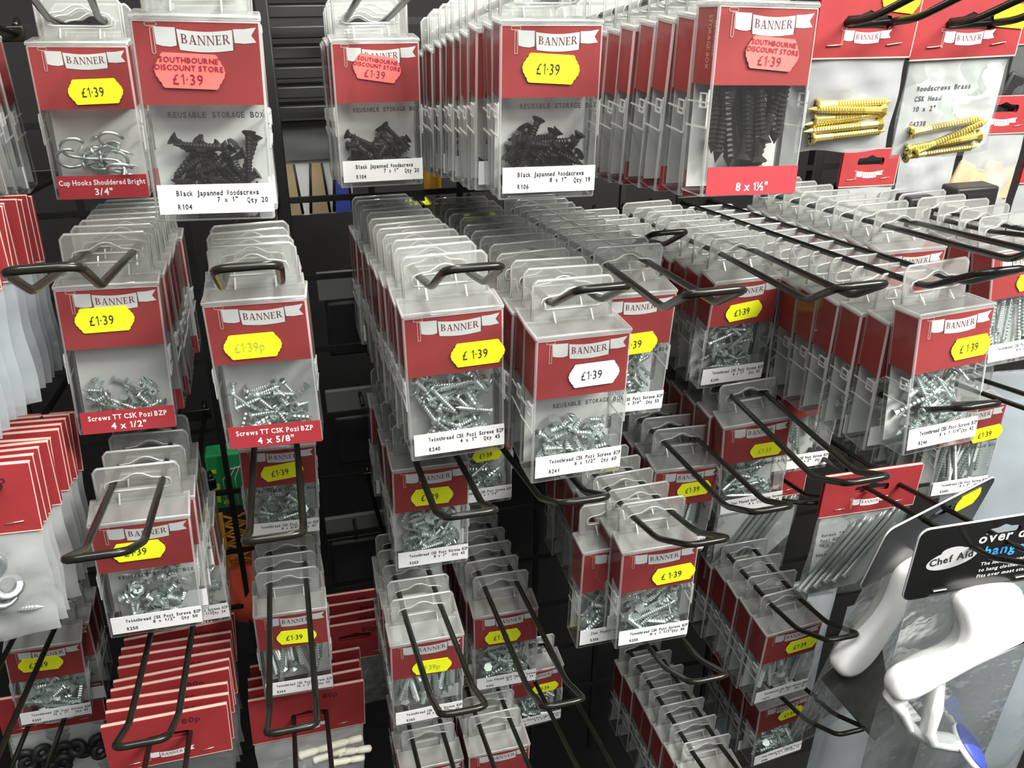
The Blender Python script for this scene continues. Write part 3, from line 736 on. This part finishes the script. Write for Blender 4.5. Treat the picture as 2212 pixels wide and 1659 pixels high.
# brass screw bags, top right
loc, rot = (5.55, 7.8, -.30), (.05, .01, 0)
make_bag('red carded milky bag of brass screws without a slip, beside the black screws box', loc, 1.08, .72, .92, .40, rot, 'whitefilm', seed=3, bulge=.09)
fm = frame(loc, rot); BS = screw_mesh('brass', .85, .038)
for i, (z, a, f) in enumerate(((-1.12, .02, 1), (-1.18, -.04, -1), (-1.26, .05, 1), (-1.31, .06, -1), (-1.38, .10, 1), (-1.43, .06, 1), (-1.22, .10, -1))):
    loose('brass_screw', BS, fm, (-.38 * f - .04, -.055 - .03 * (i % 2), z - .02), (-f, 0, -a * f), 'brass screw lying flat in the slipless bag of brass screws', 'screw', 'brass screws in the slipless bag', i)
loc, rot = (6.68, 7.8, -.33), (.05, -.02, -.03)
make_bag('red carded bag of brass screws with white slip inside, at the top', loc, 1.2, .72, 1.0, .40, rot, 'film', seed=5, bulge=.10,
         paper=lambda w, ch, bh: [(w * .46, -ch - bh * .93), (-w * .46, -ch - bh * .93)],
         lines=[('Woodscrews Brass', -.42, -1.02, .05), ('CSK Head', -.42, -1.12, .05), ('10 x 2"', -.42, -1.22, .05), ('G4338', -.42, -1.37, .05)])
fm = frame(loc, rot)
for i, (x, z, a, f) in enumerate(((-.42, -1.42, .12, 1), (-.40, -1.50, .10, -1), (-.42, -1.60, .16, 1), (-.34, -1.62, .35, 1), (-.42, -1.66, .06, 1))):
    loose('brass_screw', BS, fm, (x if f > 0 else x + .8, -.035 - .02 * (i % 2), z), (-f, 0, -a * f), 'brass screw lying in the slip-lined bag of brass screws', 'screw', 'brass screws in the slip-lined bag', i)
for nm, lc, st in (('left', (5.55, 7.8, -.70), (.24, -.06)), ('right', (6.68, 7.8, -.73), (.40, -.14))):
    hook('black wire hook carrying the %s bag of brass screws' % ('slipless' if nm == 'left' else 'slip-lined'), lc, .45, 7.58, tip=(.7, .42))
for nm, lc in (('left', (5.86, 7.72, -.42)), ('right', (7.16, 7.72, -.58))):
    b = MB(); b.prism(sticker_outline(.42, .22), 0, -.006); o = b.build('yellow_price_sticker', ['yellow'])
    o.parent = next(x for x in COL.objects if x.get('label', '').find('brass screws' + (' without' if nm == 'left' else ' with white slip')) >= 0)
    o.location = ((.30 if nm == 'left' else .44) * K, -.04 * K, (-.20 if nm == 'left' else -.34) * K); o.rotation_euler = (0, .1, 0)

# stack of bags at the left edge, 99p
def bag_row(first, label, loc, n, dy, dz, rot, skip=('print', 'logo', 'staple', 'paper')):
    rnd = random.Random(label)
    for i in range(1, n + 1):
        copy_tree(first, label % (ORD[i] if i < len(ORD) else 'last'), (loc[0] + rnd.uniform(-.03, .03), loc[1] + dy * i, loc[2] - dz * i + rnd.uniform(-.02, .02)), (rot[0] + rnd.uniform(-.03, .03), rot[1] + rnd.uniform(-.03, .03), rot[2] + rnd.uniform(-.04, .04)), skip)
loc, rot = (-3.06, 8.0, -4.36), (.06, .07, .05)
bg = make_bag('white bag of washers and a screw under a red 99p card', loc, 1.12, .78, 1.36, .25, rot, 'whitefilm', price='99p', brand=False, seed=11, bulge=.12)
fm = frame(loc, rot)
b = MB(); b.tube([(.11 * math.cos(2 * PI * i / 14), .11 * math.sin(2 * PI * i / 14), 0) for i in range(14)], .045, 6, 0, True, flat=.5); WASH = b.mesh('washer', ['steel'])
for i, (x, z, d) in enumerate(((.05, -1.12, (.2, -1, .1)), (.16, -1.38, (.1, -.6, 1)), (.10, -1.50, (0, -.35, 1)))):
    loose('washer', WASH, fm, (x, -.08, z), d, 'grey steel washer in the white bag under the 99p card', 'washer', 'washers in the left edge bag')
loose('screw', screw_mesh('zinc', .8, .036), fm, (-.36, -.08, -1.66), (-1, 0, .06), 'long zinc screw lying under the grey washers in the white bag', 'screw', None)
bag_row(bg, 'red carded bag, %s from the front in the 99p stack', loc, 9, .22, .055, rot)
hook('black wire hook through the 99p red carded bags', (-3.06, 8.0, -4.61), 0, 7.3)

loc, rot = (-3.12, 7.9, -2.02), (.03, .04, .06)
bg = make_bag('front red carded bag of the stack below the edge boxes', loc, 1.15, .74, 1.38, .25, rot, 'greyfilm', seed=13, bulge=.14)
bag_row(bg, 'red carded bag, %s in the stack below the edge boxes', loc, 10, .27, .05, rot)
hook('black wire hook through the red carded bags below the edge boxes', (-3.12, 7.9, -2.27), 0, 7.4)

# the 80p stacks, bottom left
loc, rot = (-2.16, 9.3, -9.08), (.10, .05, .05)
bg = make_bag('front red carded bag of the 80p stack below the box marked R250', loc, 1.55, .92, 1.2, .40, rot, 'film', price='80p', seed=17, bulge=.12)
bag_row(bg, 'red carded bag, %s from the front in the 80p stack below R250', loc, 9, .25, .04, rot, ('logo', 'staple', 'paper'))
hook('black wire hook through the 80p red carded bags below R250', (-2.16, 9.3, -9.48), 0, 7.9)
loc, rot = (-.40, 10.62, -10.42), (.08, .04, .03)
bg = make_bag('red carded 80p bag of cream wall plugs at the bottom edge', loc, 1.76, .98, 1.3, .52, rot, 'whitefilm', price='80p', seed=19, bulge=.13)
fm = frame(loc, rot)
b = MB(); b.lathe([(.075, 0), (.075, -.05), (.062, -.06), (.062, -.26), (.05, -.27), (.05, -.33), (.062, -.34), (.06, -.52), (.03, -.55)], 9, 0); PLUG = b.mesh('wall_plug', ['plug'])
for i, (x, z, d) in enumerate(((-.20, -1.38, (-1, 0, -.15)), (.28, -1.30, (-1, 0, -.1)), (.02, -1.56, (-1, 0, -.2)), (.42, -1.50, (-1, 0, .1)), (-.1, -1.72, (1, 0, .2)), (.30, -1.72, (-1, 0, .05)))):
    loose('wall_plug', PLUG, fm, (x, -.09, z), d, 'cream plastic wall plug inside the bottom edge 80p bag', 'wall plug', 'wall plugs in the bottom edge bag')
bag_row(bg, 'red carded bag, %s in the row of the cream wall plug bag', loc, 3, .28, .04, rot, ('logo', 'staple', 'paper'))
hook('black wire hook through the bag of cream wall plugs', (-.40, 10.62, -10.94), 0, 7.9)
# black rubber grommets, lower left corner
loc, rot = (-4.30, 11.75, -10.55), (.08, .08, .05)
make_bag('bag of black rubber grommets under the box marked R260', loc, 1.5, .80, 1.9, .3, rot, 'film', seed=23, bulge=.12, paper=lambda w, ch, bh: [(w * .46, -ch - bh * .95), (-w * .46, -ch - bh * .95)], back='backing')
fm = frame(loc, rot)
b = MB(); b.tube([(.10 * math.cos(2 * PI * i / 14), .10 * math.sin(2 * PI * i / 14), 0) for i in range(14)], .06, 7, 0, True); GROM = b.mesh('grommet', ['rubber'])
rnd = random.Random(4)
for i in range(13):
    loose('grommet', GROM, fm, (-.45 + .25 * (i % 5) + rnd.uniform(-.05, .05), -.10 - .03 * (i % 2), -1.20 - .21 * (i // 5) + rnd.uniform(-.05, .05)), (rnd.uniform(-.5, .5), -1, rnd.uniform(-.4, .6)), 'black rubber grommet in the bag under the box marked R260', 'grommet', 'grommets in the lower left bag')
hook('black wire hook through the bag of black rubber grommets', (-4.30, 11.75, -10.85), 0, 8.2)
# bags far back in the shade between the box columns
loc, rot = (.45, 11.6, -10.1), (.06, .02, 0)
bg = make_bag('shaded red carded bag far back between R264 and R265', loc, 1.2, .8, 1.2, .3, rot, 'film', price='80p', seed=29, brand=False)
bag_row(bg, 'shaded red carded bag, %s in the row far back beside R265', loc, 3, .3, .04, rot, ('paper',))

# long screw bags on the right
def slip(w, ch, bh): return [(w * .44, -ch - bh * .55), (w * .1, -ch - bh * .9), (-w * .45, -ch - bh * .95)]
for nm, loc, rot, n, sd in (('front', (7.76, 9.0, -6.72), (.06, -.02, -.05), 11, 31), ('rear', (7.15, 10.75, -7.55), (.06, -.02, -.05), 9, 37)):
    front = nm == 'front'
    make_bag('large white bag of long screws under a red card, above the white hangers' if front else 'large clear bag of long screws half hidden behind the white long screw bag', loc, 1.52, .72, 1.62, .30, rot, 'film', seed=sd, bulge=.10, skew=-.10, paper=slip,
             lines=[('Screws TT CSK', -.62, -1.12, .052), ('Pozi BZP', -.62, -1.22, .052), ('10 x 3.1/2"', -.62, -1.32, .052), ('E067A', -.64, -1.50, .052)] if front else None)
    fm = frame(loc, rot); LS = long_screw_mesh()
    for i in range(n):
        loose('long_screw', LS, fm, (-.06 - .085 * i * .9, -.02 - .03 * (i % 2), -1.93 - .02 * i + .03 * (i % 3)), (-.50, 0, -.86), 'long zinc screw slanting in the %s long screw bag' % ('white' if front else 'half hidden'), 'screw', 'long screws in the %s bag' % nm, i)
hook('black wire hook running through the long screw bags to the black hanger card', (7.95, 9.0, -7.02), .0, 6.7, tip=(.5, .3), sf=.21)
hook('black wire hook through the half hidden bag of long screws', (7.15, 10.75, -7.85), .0, 9.9)

# over door hangers, lower right
PW = .30
def hanger_card(label, loc, rot, full):
    t = thing('hanger_pack', label, 'package', loc, rot, 'black carded hanger packs')
    b = MB(); b.plate([(x, z) for x, z in rounded(-1.15, 1.15, -1.12, 0, .12)], card_hole(.9, -.20), -.02, .02, 0)
    b.tube([(x, -.0, z) for x, z in rounded(-1.15, 1.15, -1.12, 0, .12)], .016, 5, 1, True)
    c = b.build('header_card', ['blackcard', 'greyink'], t)
    b = MB()
    if full:
        y = -.026
        text(b, 'over door', .20, -.34, .15, y, 0, align='c', bold=True); text(b, 'hanger', .16, -.56, .15, y, 1, align='c', bold=True)
        for i, s in enumerate(('The most convenient way', 'to hang clothes when ironing', 'Fits over most standard doors')): text(b, s, -.18, -.72 - .10 * i, .055, y, 0, bold=True)
        b.flat([(-.62 + .34 * math.cos(2 * PI * i / 28), -.52 + .15 * math.sin(2 * PI * i / 28) + .05 * math.cos(2 * PI * i / 28)) for i in range(28)], y, 2)
        b.flat([(-.62 + .17 * math.cos(2 * PI * i / 20), -.41 + .08 * math.sin(2 * PI * i / 20)) for i in range(20)], y + .002, 2)
        text(b, 'Chef Aid', -.62, -.56, .11, y - .004, 3, align='c', sx=.9, bold=True, rot=.12)
        for x in (-.66, .5): b.box(x - .09, x + .09, y - .01, y, -1.03, -1.018, 0)
        b.build('card_print', ['white', 'blue', 'greyink', 'ink'], c)
        b = MB(); b.prism(sticker_outline(.55, .3), 0, -.006); o = b.build('yellow_price_sticker', ['yellow'], t); o.location = (.80 * K, -.024 * K, -.20 * K)
    else:
        b.prism(sticker_outline(.55, .3), 0, -.006); o = b.build('yellow_price_sticker', ['yellow'], t); o.location = (.62 * K, -.024 * K, -.22 * K)
    f = bag_film(2.1, 4.0, .45, 41 if full else 43, nx=16, nz=22).build('bag_film', ['film'], t); f.location = (0, 0, -1.08 * K)
    return t
hanger_card('glossy black carded over door hanger pack facing the viewer', (8.08, 7.0, -6.22), (.06, -.03, -.06), True)
hanger_card('black carded hanger pack turned edge on behind the other black card', (8.05, 7.95, -6.62), (.20, -.02, .30), False)

def blob(name, pts, y0, y1, r, mats, mi=0):
    """outline with thickness and rounded rims"""
    bm = bmesh.new()
    vs = [bm.verts.new((x, y0, z)) for x, z in pts]; f = bm.faces.new(vs)
    g = bmesh.ops.extrude_face_region(bm, geom=[f])
    for e in g['geom']:
        if isinstance(e, bmesh.types.BMVert): e.co.y = y1
    bmesh.ops.recalc_face_normals(bm, faces=list(bm.faces))
    ed = [e for e in bm.edges if abs(e.verts[0].co.y - e.verts[1].co.y) < 1e-6]
    bmesh.ops.bevel(bm, geom=ed, offset=r, segments=4, affect='EDGES', profile=.5)
    bm.verts.index_update()
    b = MB(); b.add([v.co.copy() for v in bm.verts], [tuple(v.index for v in f.verts) for f in bm.faces], mi, True); bm.free()
    return b
def smooth_loop(pts, n=5):
    out = []; N = len(pts)
    for i in range(N):
        p0, p1, p2, p3 = [Vector(pts[(i + k) % N]) for k in (-1, 0, 1, 2)]
        for j in range(n):
            t = j / n
            out.append(tuple(.5 * ((2 * p1) + (p2 - p0) * t + (2 * p0 - 5 * p1 + 4 * p2 - p3) * t * t + (3 * p1 - p0 - 3 * p2 + p3) * t ** 3)))
    return out
HG = 'white plastic over door hangers'
def hanger(label, loc, rot, pts, pad=True, arm=True):
    t = thing('over_door_hanger', label, 'hanger', loc, rot, HG)
    blob('body', smooth_loop(pts), -.16, .16, .11, ['plasticwhite']).build('hook_body', ['plasticwhite'], t)
    if arm:
        b = MB(); b.tube([(-.05, .05, -1.35), (.02, .02, -1.9), (.0, 0, -2.25), (.12, 0, -2.48), (.42, 0, -2.62), (.75, -.02, -2.78)], [.12, .13, .12, .12, .13, .10], 10, 0)
        b.tube([(-.75, .06, -1.45), (-.45, .06, -1.85), (-.25, .05, -2.2), (.02, .02, -2.45)], .085, 8, 0)
        for i in range(4): b.box(-.58 + .10 * i, -.46 + .10 * i, .0, .12, -1.66 - .13 * i, -1.61 - .13 * i, 0)
        b.build('support_arm', ['plasticwhite'], t)
    if pad:
        mt = Matrix.Translation((.86, -.03, -2.80)) @ Matrix.Rotation(.75, 4, 'Y') @ Matrix.Rotation(.3, 4, 'X')
        b = MB(); b.lathe([(.34, -.02), (.36, -.09), (.12, -.17)], 18, 0, mat=mt); b.build('pad_cup', ['plasticwhite'], t)
        b = MB(); b.lathe([(.06, .05), (.24, .035), (.33, 0), (.335, -.02)], 18, 0, mat=mt); b.build('rubber_pad', ['bluerubber'], t)
    return t
foot = [(-.16, .12), (.02, -.45), (-.04, -.72), (-.45, -.86), (-.78, -1.02), (-.86, -1.22), (-.76, -1.42), (-.50, -1.46), (-.18, -1.34), (.35, -1.10), (.86, -.94), (1.12, -.80), (1.14, -.70), (.92, -.30), (.66, .15)]
hanger('white plastic over door hanger with a blue round pad', (7.85, 7.02, -7.48), (0, 0, 0), foot)
foot2 = [(-.02, .30), (-.12, -.25), (-.35, -.70), (-.62, -1.0), (-.72, -1.25), (-.60, -1.45), (-.35, -1.5), (-.10, -1.32), (.12, -.9), (.40, -.25), (.45, .3)]
hanger('white plastic over door hanger showing only its rounded end', (7.62, 8.05, -7.95), (0, 0, .1), foot2, False, False)
b = blob('block', [(-.55, -.25), (.15, .45), (.75, -1.25), (.45, -1.55)], -.15, .15, .03, ['darkgrey']); o = b.build('foam_block', ['darkgrey']); o.location = W((7.55, 8.15, -9.55)); tag(o, 'dark grey slab in clear film under the white hangers', 'foam')
# grey film bags at the right edge, low
for i, (lc, wd, h, rz, lb) in enumerate((((10.9, 8.6, -8.4), 2.2, 5.6, -.1, 'cloudy grey plastic bag at the edge behind the blue-padded hanger'), ((9.5, 9.6, -9.7), 2.6, 5.6, .1, 'cloudy grey plastic bag further back behind the blue pad'), ((12.2, 10.8, -6.5), 2.4, 5.0, -.1, 'cloudy grey plastic bag filling the photo edge beside R268A'), ((8.9, 11.9, -11.3), 2.4, 4.0, .1, 'cloudy plastic bag in the shade under the slab'))):
    t = thing('plastic_bag', lb, 'bag', lc, (.03, 0, rz), 'cloudy bags at lower right')
    bag_film(wd, h, .5, 60 + i, nx=16, nz=20).build('bag_film', ['greyfilm'], t)
    b = MB(); b.rbox(-wd * .36, wd * .36, .02, .16, -h * .92, -h * .12, .04, 0); b.build('folded_contents', ['steelgrey' if i % 2 == 0 else 'greycard'], t)

# packets far back at the upper right
for i, (lc, w_, cont, lb) in enumerate((((10.35, 12.3, -1.95), 1.1, None, 'red carded milky packet under the slipless brass bag'), ((11.55, 12.3, -2.25), 1.1, 'beige', 'red carded packet of beige pads under the slip-lined brass bag'),
        ((12.75, 12.2, -3.10), 1.1, None, 'red carded white packet at the photo edge under the brass bags'), ((12.3, 12.5, -.9), 1.2, 'blackrubber', 'red carded packet with dark contents beside the slip-lined brass bag'), ((9.3, 12.4, -3.0), 1.0, None, 'red carded packet in shade between black screws box and tabs'))):
    make_bag(lb, lc, w_, .6, 1.45, .2, (.03, 0, -.06 * (i % 3)), 'whitefilm' if i != 3 else 'film', seed=70 + i, bulge=.12)
    fm = frame(lc, (0, 0, 0))
    if cont:
        rn = random.Random(i)
        for j in range(4):
            b = MB(); b.rbox(-.17, .17, -.05, .05, -.55, 0, .048, 0, seg=3); me = b.mesh('pad', [{'beige': 'beige', 'blackrubber': 'rubber'}[cont]])
            loose('furniture_pad', me, fm, (-.40 + .26 * j, .03, -1.05 - .12 * (j % 2)), (.35 - .1 * j, 0, 1), '%s pad in the %s' % ({'beige': 'soft beige', 'blackrubber': 'dark'}[cont], lb.replace('red carded ', '')), 'pad', 'pads in the packets at upper right %d' % i)
for i, (x, wd) in enumerate(((10.9, .8), (9.9, .5))):
    b = MB(); b.rbox(-wd / 2, wd / 2, -.2, .2, -.7, 0, .04, 0); b.box(-wd * .3, wd * .3, -.26, -.2, -.6, -.1, 0)
    o = b.build('black_plastic_fitting', ['rubber']); o.location = W((x, 11.9, -3.55 - .1 * i)); tag(o, ('wide' if i == 0 else 'narrow') + ' black plastic fitting hanging in shade below the brass screw bags', 'fitting', 'black fittings below the brass bags')

# ------------------------------------------------------------------ the grid, and what shows through it
t = thing('gridwall_panel', 'black wire grid panel that carries all the hooks', 'display grid', (0, WALL + .12, -14))
b = MB()
k = -4
xs = [.053 + 1.40 * k for k in range(-6, 13)]
for x in xs: b.box(x - .045, x + .045, -.045, .045, -3, 16, 0)
b.build('upright_wires', ['grid'], t)
b = MB(); z = -15.0
while z < 2:
    zz = -8.65 + 1.26 * round((z + 8.65) / 1.26); b.box(xs[0], xs[-1], -.05, .0, zz + 14 - .045, zz + 14 + .045, 0); z += 1.26
b.build('cross_wires', ['grid'], t)
b = MB()
for x in (.10, 9.3): b.rbox(x - .10, x + .10, -.06, .16, -3, 16, .03, 0)
b.build('frame_posts', ['grid'], t)
b = MB(); b.box(-14, 24, 17.6, 17.8, -24.1, 8, 0); o = b.build('wall_back', ['darkpanel']); o.location = (0, 0, EYE); o['kind'] = 'structure'  # near-black sheet added so the space beyond the grid stays dark
b = MB(); b.box(-14, 24, -12, 17.8, -24.4, -24.1, 0); o = b.build('floor', ['darkpanel']); o.location = (0, 0, EYE); o['kind'] = 'structure'

def peg(x, y, z, what):
    b = MB(); b.tube([(0, 0, .06), (0, y - WALL - .1, .02), (0, y - WALL + .05, .10)], .035, 7, 0)
    o = b.build('grid_peg', ['wire']); o.location = W((x, WALL + .1, z)); tag(o, 'short black peg behind the grid holding the ' + what, 'hook', 'pegs behind the grid')
def behind(name, label, cat, loc, group=None, rot=(0, 0, 0)): return thing(name, label, cat, loc, rot, group)
t = behind('slatted_crate', 'black plastic crate with slatted sides behind the grid', 'crate', (.62, 14.4, -2.45))
b = MB()
for i in range(8): b.rbox(-.62, .62, -.25, .25, .28 * i, .28 * i + .17, .02, 0)
b.build('slats', ['blackbox'], t)
b = MB()
for x in (-.60, .60): b.box(x - .05, x + .05, -.26, .26, 0, 2.2, 0)
b.build('corner_posts', ['blackbox'], t)
t = behind('trowel_pack', 'grey carded pack of trowels behind the grid beside the set-back R104 box', 'package', (.62, 14.5, -2.55))
b = MB(); b.rbox(-.62, .62, -.03, .03, -.62, 0, .02, 0); c = b.build('header_card', ['greycard'], t)
b = MB(); b.box(-.6, .6, .03, .05, -1.5, -.6, 0); b.build('backing_card', ['white'], t)
for i, (x, m) in enumerate(((-.38, 'tan'), (.05, 'tan'), (.42, 'bluerubber'))):
    b = MB(); b.prism([(-.13, -1.45), (.13, -1.45), (.07, -.66), (-.07, -.66)], -.12, .0, 0); b.tube([(-.15, -.06, -1.45), (-.08, -.06, -.66)], .025, 6, 1); b.tube([(.15, -.06, -1.45), (.08, -.06, -.66)], .025, 6, 1)
    o = b.build('trowel_handle', [m, 'rubber'], t); o.location = (x * K, 0, 0)
for i, (lc, sz, m, lb) in enumerate((((2.50, 14.3, -3.45), (.12, .6), 'orange', 'amber bottle-like packet behind the grid beside the set-back R104 box'), ((3.3, 14.4, -4.45), (.3, .5), 'yellow', 'pale yellow packet behind the grid under the R106 box'), ((2.25, 14.3, -3.9), (.2, .10), 'yellow', 'yellow strip of packaging behind the grid over the R240 row'))):
    b = MB(); b.rbox(-sz[0], sz[0], -.2, .2, -sz[1] / 2, sz[1] / 2, .06, 0); b.rbox(-sz[0] * .5, sz[0] * .5, -.12, .12, sz[1] / 2 - .02, sz[1] / 2 + .12, .03, 1)
    o = b.build('packet', [m, 'rubber']); o.location = W(lc); tag(o, lb, 'packet'); peg(lc[0], lc[1], lc[2] + sz[1] / 2 - .04, lb.split(' behind')[0])
t = behind('toy_pack', 'green and yellow toy pack behind the grid above the amber basket', 'package', (-1.20, 14.2, -9.1))
b = MB(); b.rbox(-.5, .5, -.2, .2, .0, 1.1, .04, 0); c = b.build('pack_body', ['green'], t)
b = MB()
for k in range(3):
    b.tube([(-.25 + .1 * k, -.215, .05), (-.25 + .1 * k, -.215, .6), (-.1 + .08 * k, -.215, .8 + .02 * k), (.35, -.215, .85 - .0 * k)], .012, 5, 1)
for p in ((-.42, .42, .10, .10), (-.40, .15, .06, .16), (-.30, .10, .10, .07), (-.42, .75, .08, .06)): b.box(p[0], p[0] + p[2], -.222, -.2, p[1], p[1] + p[3], 0)
b.build('pack_print', ['yellow', 'plasticwhite'], c)
t = behind('amber_crate', 'amber plastic basket with a lattice side under the green toy pack', 'basket', (-1.08, 14.2, -10.35))
b = MB(); b.rbox(-.1, .55, -.2, .25, 0, 1.15, .03, 0); b.build('basket_side', ['orange'], t)
b = MB()
for k in range(5):
    z = .06 + .21 * k
    b.tube([(-.5, -.2, z), (-.1, -.2, z + .2)], .025, 5, 0); b.tube([(-.1, -.2, z), (-.5, -.2, z + .2)], .025, 5, 0); b.tube([(-.5, -.2, z), (-.1, -.2, z)], .02, 5, 0)
b.box(-.54, -.48, -.25, -.15, 0, 1.15, 0); b.build('lattice', ['orange'], t)
b = MB(); b.lathe([(.62, 0), (.66, .35), (.60, .9), (.48, 1.10), (.40, 1.18), (.1, 1.2)], 20, 0); o = b.build('coral_tub', ['redorange']); o.location = W((-1.22, 14.4, -11.6)); tag(o, 'coral red plastic tub behind the grid under the amber basket', 'tub')
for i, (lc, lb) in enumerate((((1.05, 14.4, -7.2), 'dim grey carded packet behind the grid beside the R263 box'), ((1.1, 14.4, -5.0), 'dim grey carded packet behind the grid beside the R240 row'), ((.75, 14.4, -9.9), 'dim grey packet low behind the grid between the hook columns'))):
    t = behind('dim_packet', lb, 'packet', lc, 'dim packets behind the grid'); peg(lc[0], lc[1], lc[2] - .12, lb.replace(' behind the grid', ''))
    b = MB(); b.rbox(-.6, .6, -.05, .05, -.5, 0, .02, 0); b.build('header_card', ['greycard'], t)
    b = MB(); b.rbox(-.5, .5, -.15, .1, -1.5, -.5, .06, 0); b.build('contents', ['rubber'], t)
